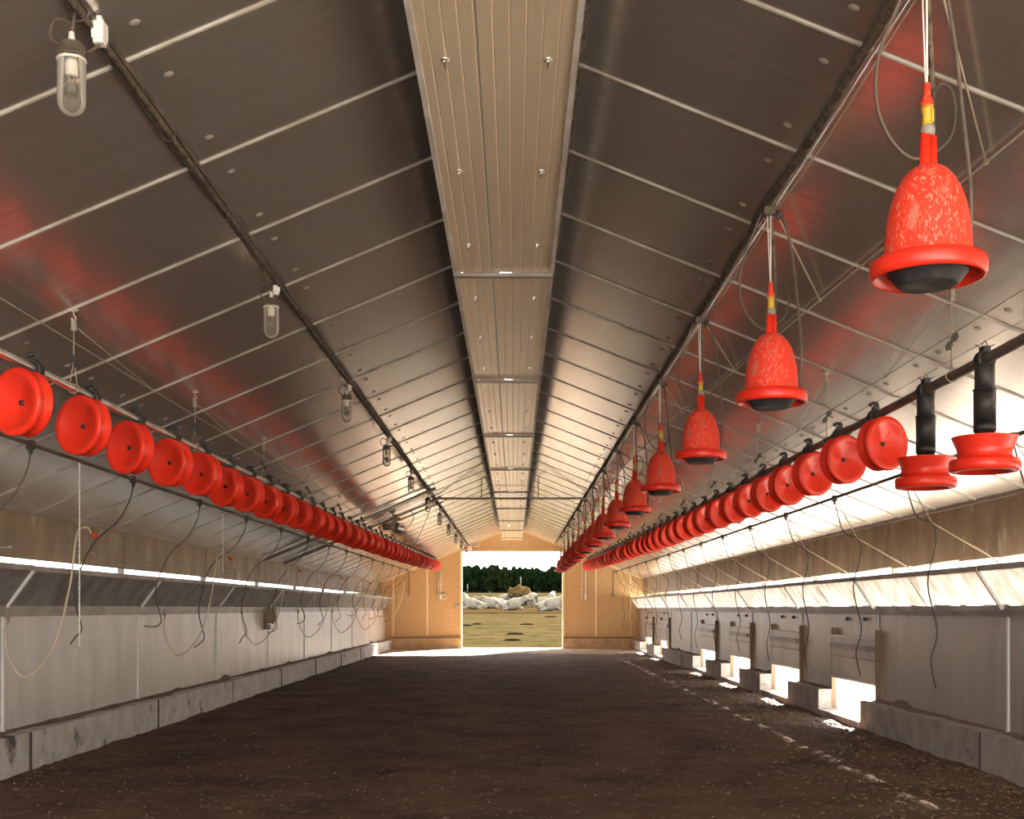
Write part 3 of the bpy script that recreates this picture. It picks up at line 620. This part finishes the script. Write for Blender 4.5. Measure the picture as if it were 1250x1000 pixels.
def lamp_proto():
    t = link('jar_lamp', None)          # origin at the cable
    m = MB(); m.box((0.028, 0.10, -0.03), (0.068, 0.15, 0.028)); m.box((0.032, 0.105, -0.045), (0.064, 0.145, -0.03)); m.box((0.04, 0.115, 0.028), (0.056, 0.135, 0.05)); m.build('connector_box', 'white_plastic', t)
    m = MB(); m.tube(spline([(0.048, 0.125, -0.045), (0.02, 0.06, -0.1), (0.0, 0.0, -0.07)], 5), 0.005, 6)
    m.tube(spline([(0.0, 0.02, -0.03), (-0.05, 0.0, -0.02), (-0.07, -0.0, -0.075), (-0.03, 0.0, -0.105), (0.0, 0.0, -0.07)], 6), 0.005, 6)
    m.tube([(0.01, 0, 0.0), (0.0, 0, -0.075)], 0.006, 6); m.build('cord', 'cable', t)
    m = MB(); m.lathe([(0.001, 0.035), (0.009, 0.035), (0.012, 0.0)], 12, (0, 0, -0.098)); m.build('gland', 'white_plastic', t)
    m = MB(); m.lathe([(0.010, 0.045), (0.036, 0.042), (0.043, 0.034), (0.043, 0.004), (0.046, 0.003), (0.046, -0.003), (0.044, -0.004)], 24, (0, 0, -0.143)); cp = m.build('cap', 'lamp_cap', t)
    m = MB(); m.lathe([(0.046, 0.004), (0.048, 0.0), (0.046, -0.004)], 24, (0, 0, -0.156)); m.build('gasket', 'cream_plastic', cp)
    prof = [(0.043, 0.0), (0.0455, -0.01), (0.0455, -0.14)]+[(0.0455*math.cos(a), -0.14-0.05*math.sin(a)) for a in [PI/2*i/7 for i in range(1, 7)]]+[(0.001, -0.19)]
    m = MB(); m.lathe(prof, 24, (0, 0, -0.148)); m.build('glass_jar', 'lamp_glass', t)
    m = MB(); m.lathe([(0.001, 0.06), (0.018, 0.06), (0.021, 0.04), (0.021, 0.0), (0.001, 0.0)], 14, (0, 0, -0.205)); m.build('lamp_holder', 'white_plastic', t)
    m = MB(); m.lathe([(0.012, 0.0), (0.013, -0.02)]+[(0.026*math.sin(a)+0.001, -0.05-0.026*math.cos(PI-a)*-1) for a in [PI*(0.25+0.75*i/7) for i in range(8)]], 14, (0, 0, -0.205)); m.build('bulb', 'lamp_glass', t)
    return t
proto = lamp_proto()
for k in range(11):
    y = 3.86+3.17*k; o = proto if k == 0 else dup(proto)
    o.location = (LX-0.01, y, roof_z(LX)-0.045)
    if k: o.rotation_euler = (0, 0, R.uniform(-.4, .4))
    tag(o, 'clear glass jar lamp hanging from the left cable run, %s from the camera' % nth(k+1), 'lamp', 'jar lamps under the roof')

# ------------------------------------------------------------------ right service pipe with bell drinkers
DX = 1.35
t = thing('service_pipe', 'dust-caked hose and bright metal conduit clipped along the right roof slope', 'pipe', (DX, 18, roof_z(DX)-0.04)); o0 = Vector(t.location)
pts = []; y = Y0+0.2; rr = []
while y < 36.9:
    pts.append(roof_pt(DX+0.008*noise.noise(Vector((y*0.9, 0, 4))), y, 0.03+0.014*noise.noise(Vector((y*1.1, 3, 1))))); rr.append(0.021+0.006*noise.noise(Vector((y*9, 8, 1)))); y += 0.06
m = MB(); m.tube(pts, rr, 8); m.build('hose', 'dust_lagging', t).location = -o0
m = MB(); m.tube([roof_pt(DX+0.026, y*0.3, 0.052+0.012*noise.noise(Vector((y*0.33, 1, 9)))) for y in range(0, 122)], 0.007, 8); m.build('conduit', 'bright_conduit', t).location = -o0
m = MB(); m.tube([roof_pt(DX+0.05, y*0.5, 0.05+0.025*math.sin(y*PI/2.2)) for y in range(0, 74)], 0.0035, 5); m.build('strap_wire', 'cord', t).location = -o0
DY = [3.66+2.23*k for k in range(14)]
BELL = [(0.022, 0.302), (0.034, 0.299), (0.058, 0.284), (0.080, 0.258), (0.099, 0.222), (0.113, 0.180), (0.123, 0.13), (0.129, 0.07), (0.1315, 0.012), (0.136, 0.004)]
RIM = [(0.128, 0.004), (0.160, 0.010), (0.171, 0.004), (0.176, -0.012), (0.175, -0.036), (0.169, -0.048), (0.163, -0.050), (0.159, -0.044), (0.155, -0.020), (0.120, -0.012)]
BASE = [(0.118, -0.012), (0.121, -0.022), (0.122, -0.032), (0.116, -0.037), (0.092, -0.068), (0.086, -0.072), (0.07, -0.070), (0.001, -0.066)]
def drinker_proto(top):
    t = link('bell_drinker', None)           # origin at the rim's top
    m = MB(); m.lathe(BELL, 44); m.build('bell', 'red_dusty', t)
    m = MB(); m.lathe(RIM, 44); m.build('rim', 'red_plastic', t)
    m = MB(); m.lathe(BASE, 32); m.build('ballast_base', 'base_dark', t)
    m = MB(); m.lathe([(0.018, 0.280), (0.0165, 0.400), (0.001, 0.400)], 14, (-0.008, 0, 0)); m.lathe([(0.012, 0.280), (0.011, 0.390), (0.001, 0.390)], 12, (0.014, -0.008, 0)); m.build('neck', 'red_plastic', t)
    m = MB(); m.lathe([(0.001, 0.395), (0.021, 0.395), (0.022, 0.415), (0.018, 0.425), (0.001, 0.425)], 14); m.build('collar', 'grey_fitting', t)
    m = MB(); m.lathe([(0.017, 0.422), (0.015, 0.460), (0.018, 0.470), (0.019, 0.485), (0.001, 0.485)], 14, (-0.002, 0, 0)); m.box((0.006, -0.02, 0.43), (0.012, -0.012, 0.47)); m.build('valve', 'yellow_plastic', t)
    m = MB(); m.lathe([(0.019, 0.483), (0.019, 0.498), (0.012, 0.515), (0.011, 0.555), (0.001, 0.557)], 14, (-0.003, 0, 0)); m.build('valve_cap', 'red_dusty', t)
    m = MB(); m.tube([(-0.003, 0, 0.52), (-0.004, 0.0, top)], 0.0035, 6); m.tube([(-0.006, 0.004, 0.55), (-0.02, 0.0, top)], 0.0025, 5); m.build('cord', 'white_plastic', t)
    m = MB(); m.tube(spline([(0.014, 0.01, 0.27), (0.020, 0.014, 0.5), (0.012, 0.012, 0.7), (-0.004, 0.01, top)], 5), [0.008]*16, 6); m.build('strap', 'dust_lagging', t)
    m = MB(); m.tube(spline([(-0.05, 0.0, top-0.02), (-0.13, 0.02, 0.70), (-0.155, 0.02, 0.59), (-0.145, 0.02, 0.47), (-0.10, 0.02, 0.38), (-0.05, 0.01, 0.33), (-0.012, 0, 0.325)], 7), 0.0055, 6); m.build('supply_hose', 'brown_hose', t)
    m = MB(); m.tube(spline([(0.012, 0.0, 0.52), (0.04, 0.0, 0.555), (0.075, 0.0, 0.53), (0.085, 0, 0.46), (0.07, 0, 0.39), (0.02, 0, 0.34)], 7), 0.0045, 6); m.build('loop_hose', 'rubber', t)
    m = MB(); m.tube(spline([(0.0, 0.01, top-0.01), (0.06, 0.03, top-0.05), (0.10, 0.05, 0.72), (0.125, 0.05, 0.5), (0.145, 0.04, 0.28), (0.145, 0.03, 0.13), (0.132, 0.01, 0.05)], 7), 0.007, 6); m.build('drain_hose', 'cable', t)
    m = MB(); m.box((-0.035, -0.02, top-0.03), (0.02, 0.02, top+0.01)); m.lathe([(0.001, -0.01), (0.022, -0.01), (0.016, 0), (0.022, 0.01), (0.001, 0.01)], 12, (0.035, 0, top-0.03), (0.3, 1, 0)); m.build('hanger', 'cable', t)
    return t
RIMZ = EYE+1.07; TOP = roof_z(DX)-0.06-RIMZ
proto = drinker_proto(TOP)
for k, y in enumerate(DY):
    o = proto if k == 0 else dup(proto); up = 0 if k < 3 else R.uniform(-0.02, 0.04)
    o.location = (DX, y, RIMZ); o.rotation_euler = (0, 0, 0 if k == 0 else R.choice((0.0, 0.2, -0.2, 0.5, -0.6)))
    tag(o, 'red dusty bell drinker hanging from right roof slope, %s from camera' % nth(k+1), 'drinker', 'bell drinkers in a row')
nodes = []
for k, y in enumerate([DY[0]-1.2]+DY):
    yn = y+1.05; l = max(1.50, 1.86-0.038*(yn-5.5)); nodes.append(roof_pt(l+CX, yn, 0.03))
m = MB(); m.tube(nodes, 0.005, 6)
for p in nodes: m.lathe([(0.006, -0.02), (0.012, 0), (0.006, 0.02)], 8, p, (0, 1, 0))
tag(m.build('winch_line', 'cord'), 'dusty winch cord running along the right roof slope beside the bell drinkers', 'cord')
for k, y in enumerate(DY):
    m = MB(); m.tube([Vector((DX+0.03, y, roof_z(DX)-0.09)), nodes[k+1]], 0.0045, 5)
    tag(m.build('hoist_cord', 'cord'), 'slanting dusty cord from the winch cord to the %s bell drinker' % nth(k+1), 'cord', 'slanting cords of the bell drinkers')

# ------------------------------------------------------------------ roof tie and winch
t = thing('roof_tie', 'grey steel tube tie spanning under the ridge box, held by short hangers', 'beam', (0, 21.2, 3.24)); o0 = Vector(t.location)
def rt(nm, m, mt): m.build(nm, mt, t).location = -o0
m = MB(); m.tube([(-1.30, 21.2, 3.245), (1.40, 21.2, 3.245)], 0.020, 10); rt('tie_bar', m, 'rail_metal')
for x in (-0.52, 0.50): m = MB(); m.tube([(x, 21.2, 3.245), (x, 21.2, roof_z(x))], 0.009, 6); rt('hanger', m, 'rail_metal')
for y in (19.55, 21.15):
    m = MB(); m.tube([roof_pt(-1.25, y, 0.05), roof_pt(-4.08, y, 0.05)], 0.026, 8); rt('rafter_tube', m, 'rail_metal')
m = MB(); m.tube([roof_pt(-1.25, 21.2, 0.13), roof_pt(-2.05, 21.2, 0.13)], 0.014, 8); rt('conduit', m, 'rail_metal')
t = thing('cable_winch', 'small metal cable winch hanging from the roof tie above the left feeders', 'winch', (-2.06, 21.1, 2.83)); 
m = MB(); m.box((-0.10, -0.05, 0.03), (0.10, 0.05, 0.06)); m.box((-0.05, -0.02, 0.05), (0.05, 0.02, 0.12)); m.build('bracket', 'brown_gasket', t)
m = MB(); m.lathe([(0.001, -0.07), (0.10, -0.06), (0.10, -0.05), (0.05, -0.045), (0.05, 0.045), (0.10, 0.05), (0.10, 0.06), (0.001, 0.07)], 20, (0.06, 0, -0.13), (0.25, 1, 0)); m.build('drum', 'galvanised', t)
m = MB(); m.box((-0.05, -0.06, -0.15), (0.02, 0.06, 0.05), Matrix.Rotation(0.35, 3, 'Y')); m.build('housing', 'rail_metal', t)
m = MB(); m.lathe([(0.001, -0.09), (0.06, -0.09), (0.06, 0.05), (0.001, 0.05)], 14, (-0.13, 0, -0.1), (1, 0.2, 0)); m.build('motor', 'brown_gasket', t)
m = MB(); m.tube(spline([(0.12, 0, -0.1), (0.24, 0, -0.08), (0.32, 0, 0.02), (0.32, 0, 0.13), (0.25, 0.02, 0.2)], 6), 0.008, 6); m.build('power_cable', 'rubber', t)
m = MB(); m.tube([(-0.02, 0, -0.14), (-0.04, -0.05, -0.22), (-0.07, -0.06, -0.25)], 0.007, 6); m.build('hook', 'black_plastic', t)
m = MB(); m.tube(spline([P(529, 612, 21.1), P(518, 640, 22.5), P(505, 668, 24.0)], 6), 0.006, 6)
tag(m.build('slack_wire', 'steel_wire'), 'slack thin wire hanging from the roof tie down to the left feeders', 'wire')

# ------------------------------------------------------------------ fittings on the far gable
GY = Y1-0.02
def gp(px, py, d=0.0): v = P(px, py, GY); v.y -= d; return v
for nm, x, a, b, lab in (('drop_tube', 499.5, 697, 726, 'brown vertical drop tube with nozzle on the gable left of the doorway'), ('drop_tube', 748.5, 696, 728, 'brown vertical drop tube with nozzle on the gable right of the doorway')):
    t = thing(nm, lab, 'tube', gp(x, b, 0.03)); o0 = Vector(t.location)
    m = MB(); m.tube([gp(x, a, 0.03), gp(x, b, 0.03)], 0.014, 8); m.build('tube', 'brown_gasket', t).location = -o0
    m = MB(); m.lathe([(0.02, 0.08), (0.035, 0.06), (0.035, 0), (0.02, -0.04), (0.001, -0.04)], 10, gp(x, b, 0.03)); m.build('nozzle', 'grey_fitting', t).location = -o0
for s, x0, x1, ya, yb, xs in ((-1, 535.5, 538.2, 698, 732, 542.5), (1, 710.5, 714.5, 686, 733, 714.5)):
    t = thing('feed_motor_conduit', 'pair of white conduits beside the %s end of the feeder row on the gable' % SIDE[s], 'conduit', gp(x0, yb, 0.04)); o0 = Vector(t.location)
    m = MB(); m.tube([gp(x0, ya, 0.04), gp(x0, yb, 0.04)], 0.022, 8); m.build('conduit', 'cream_plastic', t).location = -o0
    m = MB(); m.tube([gp(x1, ya, 0.04), gp(x1, yb-2, 0.04)], 0.02, 8); m.build('conduit', 'white_plastic', t).location = -o0
    m = MB(); m.tube([gp(x1, yb-8, 0.05), gp(x1, yb, 0.05)], 0.035, 8); m.build('sleeve', 'white_plastic', t).location = -o0
t = thing('wall_switch', 'small cream switch box on the gable left of the doorway', 'switch', gp(542.5, 733)); o0 = Vector(t.location)
m = MB(); m.box((-0.05, -0.06, 0), (0.05, 0, 0.2)); m.build('box', 'cream_plastic', t); m = MB(); m.box((-0.018, -0.08, 0.07), (0.018, -0.06, 0.12)); m.build('toggle', 'brown_gasket', t)
t = thing('wall_switch', 'small dark hinge box on the left door jamb at mid height', 'latch', gp(559, 743)); m = MB(); m.box((-0.05, -0.08, 0), (0.04, 0, 0.1)); m.build('box', 'galvanised', t); m = MB(); m.box((-0.02, -0.11, 0.03), (0.02, -0.08, 0.07)); m.build('catch', 'rail_metal', t)
t = thing('sensor_box', 'cream sensor box on the gable above the left door corner', 'sensor', gp(582, 668)); m = MB(); m.box((-0.08, -0.1, 0), (0.08, 0, 0.13)); m.build('box', 'cream_plastic', t); m = MB(); m.lathe([(0.001, -0.03), (0.025, -0.02), (0.03, 0)], 10, (0.0, -0.1, 0.06), (0, 1, 0)); m.build('lens', 'brown_gasket', t)
t = thing('cable_trunking', 'white cable trunking dropping to the left door corner', 'trunking', gp(573.5, 674)); m = MB(); m.box((-0.07, -0.05, 0), (0.07, 0, 0.18)); m.build('body', 'white_plastic', t); m = MB(); m.box((-0.08, -0.06, 0.17), (0.08, 0, 0.19)); m.build('lid', 'cream_plastic', t)
m = MB(); m.tube(spline([gp(491, 709, .3), gp(493.5, 711, .3), gp(493, 722, .3), gp(488, 740, .3), gp(480, 753, .3), gp(467, 756, .3)], 6), 0.02, 6)
tag(m.build('loose_hose', 'beige_hose'), 'pale hose curving down in front of the gable at the left corner', 'hose')

# ------------------------------------------------------------------ litter on the floor
def scatter(n, fn):
    for _ in range(n): fn()
m = MB(); m2 = MB(); m3 = MB()
def fleck(mb, sz, fx=None):
    y = 6.6+28*R.random()**1.8; x = min(fx, 3.7) if fx is not None else R.uniform(-3.68, 3.68); a = R.uniform(0, 2*PI); l = sz*R.uniform(0.5, 1.6); wd = l*R.uniform(0.15, 0.6); z = floor_h(x, y)+0.006
    u = Vector((math.cos(a), math.sin(a), R.uniform(-.3, .3)))*l; v = Vector((-math.sin(a), math.cos(a), R.uniform(-.3, .3)))*wd; p = Vector((x, y, z))
    mb.add([p-u-v, p+u-v, p+u+v, p-u+v, p+Vector((0, 0, wd+0.003))], ((0,1,4),(1,2,4),(2,3,4),(3,0,4)))
scatter(1500, lambda: fleck(m, 0.0075)); scatter(2200, lambda: fleck(m, 0.013, 3.7-abs(R.gauss(0, 0.8)))); scatter(500, lambda: fleck(m2, 0.005))
def clod():
    q = R.random()
    if q < 0.5: y = R.uniform(7, 24); x = 3.72-abs(R.gauss(0, 0.75))
    elif q < 0.68: y = 8+24*R.random()**1.5; x = -3.72+abs(R.gauss(0, 0.1))
    else: y = 6.8+26*R.random()**1.6; x = R.uniform(-3.7, 3.7)
    r = R.uniform(0.006, 0.022); p = Vector((x, y, floor_h(x, y)+r*0.2)); vs = []
    for q in ((1,0,0),(0,1,0),(-1,0,0),(0,-1,0),(0,0,1),(0,0,-1)): vs.append(p+Vector(q)*r*R.uniform(0.6, 1.4)*(0.6 if q[2] else 1))
    m3.add(vs, ((0,1,4),(1,2,4),(2,3,4),(3,0,4),(1,0,5),(2,1,5),(3,2,5),(0,3,5)))
scatter(4600, clod)
for mm, nm, mt, lab in ((m, 'straw_litter', 'straw_fleck', 'scattered straw bits over the brown litter floor'), (m2, 'feather_litter', 'white_fleck', 'tiny white feather flecks over the brown litter floor'), (m3, 'soil_clods', 'clod', 'small dark clods of litter on the barn floor')):
    o = mm.build(nm, mt); tag(o, lab, 'litter'); o['kind'] = 'stuff'

# ------------------------------------------------------------------ outside: cows, hay feeder, trees, posts
def skinned(name, verts, edges, radii, sub=2):
    me = bpy.data.meshes.new('tmp'); me.from_pydata(verts, edges, []); o = bpy.data.objects.new('tmp', me); C.objects.link(o)
    md = o.modifiers.new('s', 'SKIN'); md.use_smooth_shade = True
    for i, r in enumerate(radii): me.skin_vertices[0].data[i].radius = r if isinstance(r, tuple) else (r, r); me.skin_vertices[0].data[i].use_root = (i == 0)
    sb = o.modifiers.new('d', 'SUBSURF'); sb.levels = sub; sb.render_levels = sub
    bpy.context.view_layer.update()
    out = bpy.data.meshes.new_from_object(o.evaluated_get(bpy.context.evaluated_depsgraph_get())); out.name = name
    out.materials.clear(); out.materials.append(MATS['cow_white']); out.polygons.foreach_set('use_smooth', [True]*len(out.polygons))
    bpy.data.objects.remove(o); return out
def cow_mesh(kind):
    V = []; E = []; Q = []
    def add(p, r, par=None):
        V.append(p); Q.append(r)
        if par is not None: E.append((par, len(V)-1))
        return len(V)-1
    if kind == 'lying':
        pel = add((-0.78, 0, 0.50), (0.46, 0.46)); mid = add((-0.15, 0, 0.52), (0.50, 0.52), pel); ch = add((0.48, 0, 0.54), (0.42, 0.46), mid)
        nk = add((0.84, 0, 0.86), 0.28, ch); hd = add((1.06, 0, 1.06), 0.20, nk); mz = add((1.36, 0, 0.86), 0.135, hd)
        for s in (-1, 1):
            a = add((-0.62, 0.34*s, 0.26), 0.22, pel); b = add((-0.28, 0.46*s, 0.16), 0.13, a); c = add((-0.62, 0.52*s, 0.09), 0.075, b); add((-0.82, 0.5*s, 0.07), 0.06, c)
            a = add((0.52, 0.24*s, 0.24), 0.16, ch); b = add((0.86, 0.27*s, 0.14), 0.09, a); add((0.58, 0.32*s, 0.07), 0.06, b)
            add((1.0, 0.32*s, 1.16), 0.055, hd)
        tl = add((-1.12, 0, 0.50), 0.06, pel); add((-1.2, 0.05, 0.15), 0.04, tl)
    else:
        graze = kind == 'grazing'
        pel = add((-0.75, 0, 1.12), (0.34, 0.36)); mid = add((-0.15, 0, 1.05), (0.40, 0.42), pel); ch = add((0.48, 0, 1.08), (0.34, 0.38), mid)
        nk = add((0.88, 0, 1.0 if graze else 1.28), 0.22, ch); hd = add((1.14, 0, 0.92 if graze else 1.44), 0.155, nk); mz = add((1.38, 0, 0.70 if graze else 1.26), 0.10, hd)
        for s in (-1, 1):
            a = add((-0.66, 0.2*s, 0.78), 0.19, pel); b = add((-0.88, 0.21*s, 0.45), 0.085, a); add((-0.82, 0.21*s, 0.05), 0.065, b)
            a = add((0.52, 0.19*s, 0.74), 0.14, ch); b = add((0.54, 0.19*s, 0.40), 0.08, a); add((0.53, 0.19*s, 0.05), 0.065, b)
            add((1.12, 0.26*s, (0.98 if graze else 1.50)), 0.045, hd)
        tl = add((-1.10, 0, 1.15), 0.05, pel); add((-1.2, 0, 0.6), 0.035, tl)
    return skinned('cow_'+kind, V, E, Q), V[mz], V[hd]
COW = {k: cow_mesh(k) for k in ('lying', 'standing', 'grazing')}
def cow(kind, px, py, rz, label, sc=1.0, dy=0.0):
    p = on_ground(px, py); p.y += dy; p.z = gh(p.y); me, mz, hd = COW[kind]
    o = link('cow', me, None, p, rz); o.scale = (sc, sc, sc); tag(o, label, 'cow', 'white cows by the hay feeder')
    for s in (-1, 1):
        m = MB(); m.lathe([(0.001, -0.025), (0.03, -0.01), (0.03, 0.01), (0.001, 0.025)], 8, Vector(hd)+Vector((0.10, 0.125*s, 0.03)), (0, 1, 0)); m.build('eye', 'feeder_bar', o)
    m = MB(); m.lathe([(0.001, 0.05), (0.06, 0.04), (0.095, 0.0), (0.1, -0.05)], 12, Vector(mz)+Vector((0.085, 0, -0.05)), (0.8, 0, -0.5)); m.build('muzzle', 'cow_pink', o)
D = math.radians
cow('standing', 566.5, 743.3, D(-100), 'white cow facing the barn at the left edge of the doorway', 0.95, 2)
cow('lying', 578, 744.3, D(185), 'white cow lying just right of the cow that faces the barn')
cow('lying', 592, 743.3, D(200), 'white cow lying second from the left in the resting row', 0.95, 2)
cow('lying', 602, 743.3, D(170), 'white cow lying third from the left in the resting row', 1.0, 0.5)
cow('lying', 611, 742.0, D(150), 'white cow lying half hidden left of the hay feeder', 0.85, 4)
cow('lying', 626, 745.2, D(-4), 'long white cow lying in front of the hay feeder with head to the right', 1.05)
cow('grazing', 618.5, 738.5, D(-10), 'white cow feeding behind the left side of the hay feeder', 0.9)
cow('grazing', 650, 741.5, D(115), 'white cow standing tail-on at the right side of the hay feeder', 1.05)
cow('lying', 659, 741.2, D(10), 'white cow lying between the hay feeder and the right-hand group', 0.95)
cow('lying', 671, 746.2, D(8), 'large white cow lying nearest at the right of the doorway', 1.12)
cow('standing', 674, 738, D(80), 'white cow seen from behind, standing at the back right', 1.0)
cow('lying', 687.5, 742.5, D(60), 'white cow lying at the right edge of the doorway', 1.0)

p = on_ground(636, 740.0); t = thing('hay_feeder', 'round black hay feeder heaped high with golden hay', 'hay feeder', p)
bm = bmesh.new(); bmesh.ops.create_icosphere(bm, subdivisions=4, radius=1.0)
for v in bm.verts:
    d = v.co.normalized(); k = 1+0.16*noise.fractal(d*2.2, 0.8, 2.0, 4)+0.05*noise.noise(d*9)
    z = d.z*0.95+0.95; tilt = 0.22*(-d.x)
    v.co = Vector((d.x*1.22*k*(1.0 if d.z > 0 else 0.85), d.y*1.1*k*(1.0 if d.z > 0 else 0.85), max(0.02, (z+tilt*max(0, d.z))*k*0.98)))
me = bpy.data.meshes.new('hay'); bm.to_mesh(me); bm.free(); me.materials.append(MATS['hay']); me.polygons.foreach_set('use_smooth', [True]*len(me.polygons)); link('hay', me, t)
for z in (0.08, 0.5):
    m = MB(); m.tube([(1.3*math.cos(a), 1.3*math.sin(a), z) for a in [2*PI*i/40 for i in range(40)]], 0.035, 6, closed=True); m.build('hoop', 'feeder_bar', t)
t.scale = (1.12, 1.12, 1.12)
for i in range(12):
    a = 2*PI*(i+0.5)/12; da = 0.17; m = MB()
    m.tube(spline([(1.3*math.cos(a-da), 1.3*math.sin(a-da), 0.05), (1.32*math.cos(a-da), 1.32*math.sin(a-da), 0.75), (1.34*math.cos(a), 1.34*math.sin(a), 1.05), (1.32*math.cos(a+da), 1.32*math.sin(a+da), 0.75), (1.3*math.cos(a+da), 1.3*math.sin(a+da), 0.05)], 4), 0.045, 6); m.build('head_arch', 'feeder_bar', t)
for px, py, w, lab in ((628.5, 774.5, 0.42, 'dark dung pat in the middle of the field, larger of the two near the doorway'), (626, 782.3, 0.36, 'dark dung pat closest to the door threshold'), (569, 764.2, 0.4, 'dark dung pat at the left jamb'), (582.5, 762.6, 0.34, 'small dark dung pat just right of the one at the left jamb'), (672.5, 753.4, 0.5, 'dark dung pat below the large cow on the right'), (643, 762.8, 0.4, 'small dark dung pat right of the field centre')):
    q = on_ground(px, py); m = MB(); vs = [Vector((0, 0, 0.07))]; n = 18
    for rr_, hh in ((0.6, 0.06), (1.0, -0.01)):
        for i in range(n): a = 2*PI*i/n; k = w*rr_*(1+0.25*noise.noise(Vector((math.cos(a)*2, math.sin(a)*2, px)))); vs.append(Vector((k*math.cos(a), k*1.6*math.sin(a), hh+0.016*k*1.6*math.sin(a))))
    m.add(vs, [(0, i+1, (i+1) % n+1) for i in range(n)]+[(i+1, n+i+1, n+(i+1) % n+1, (i+1) % n+1) for i in range(n)], True)
    tag(m.build('dung_pat', 'dung', None, q), lab, 'dung pat', 'dung pats in the field')
crowns = []
for c_ in range(6):
    bm = bmesh.new(); bmesh.ops.create_icosphere(bm, subdivisions=4, radius=1.0)
    for v in bm.verts:
        d = v.co.normalized(); o_ = Vector((c_*7.3, 0, 0)); k = 1+0.34*noise.fractal(d*1.7+o_, 0.8, 2.0, 5)+0.10*noise.noise(d*8+o_)
        v.co = Vector((d.x*2.9*k, d.y*2.9*k, 4.7+d.z*(4.9 if d.z > 0 else 5.2)*k))
    me = bpy.data.meshes.new('crown'); bm.to_mesh(me); bm.free(); me.materials.append(MATS['leaf_olive' if c_ % 3 == 2 else 'leaf_dark']); me.polygons.foreach_set('use_smooth', [False]*len(me.polygons)); crowns.append(me)
m = MB(); m.tube([(0, 0, -0.2), (0.1, 0, 2.5), (0, 0.1, 6)], [0.25, 0.2, 0.08], 7); trunk = m.mesh('trunk', 'bark')
for row in range(2):
    for i in range(20):
        x = -38+4.0*i+R.uniform(-0.8, 0.8)+2*row; y = 498+6*row+R.uniform(-1.5, 1.5)
        o = link('forest_tree', None, None, (x, y, gh(y)), R.uniform(0, 6)); sc = R.uniform(0.90, 1.06)+(0.12 if x < -5 else 0.0)+(0.06 if row else 0); o.scale = (sc, sc, sc*0.98)
        tag(o, 'dark green leafy tree in the wood across the far field', 'tree', 'trees of the far wood')
        link('crown', crowns[R.randrange(6)], o); link('trunk', trunk, o)
for px, a, b, dep, lab in ((570.5, 713, 726, 300, 'thin grey post before the wood at the left of the doorway'), (635.5, 704, 716, 300, 'thin grey post rising behind the hay feeder')):
    q = P(px, b, dep); q.z = gh(dep); top = P(px, a, dep)
    t = thing('field_post', lab, 'post', q); m = MB(); m.tube([(0, 0, -0.2), (0, 0, top.z-q.z)], 0.11, 8); m.build('shaft', 'post_grey', t); m = MB(); m.box((-0.3, -0.05, top.z-q.z-0.25), (0.3, 0.05, top.z-q.z-0.1)); m.build('cross_arm', 'post_grey', t)
t = thing('field_fence', 'low wire fence line crossing the far field', 'fence', (0, 240, gh(240)))
for z in (0.5, 1.0): m = MB(); m.tube([(-30, 0, z), (30, 0, z)], 0.03, 5); m.build('wire', 'post_grey', t)
for i in range(13): m = MB(); m.tube([(-30+5*i, 0, -0.1), (-30+5*i, 0, 1.15)], 0.06, 6); m.build('post', 'post_grey', t)
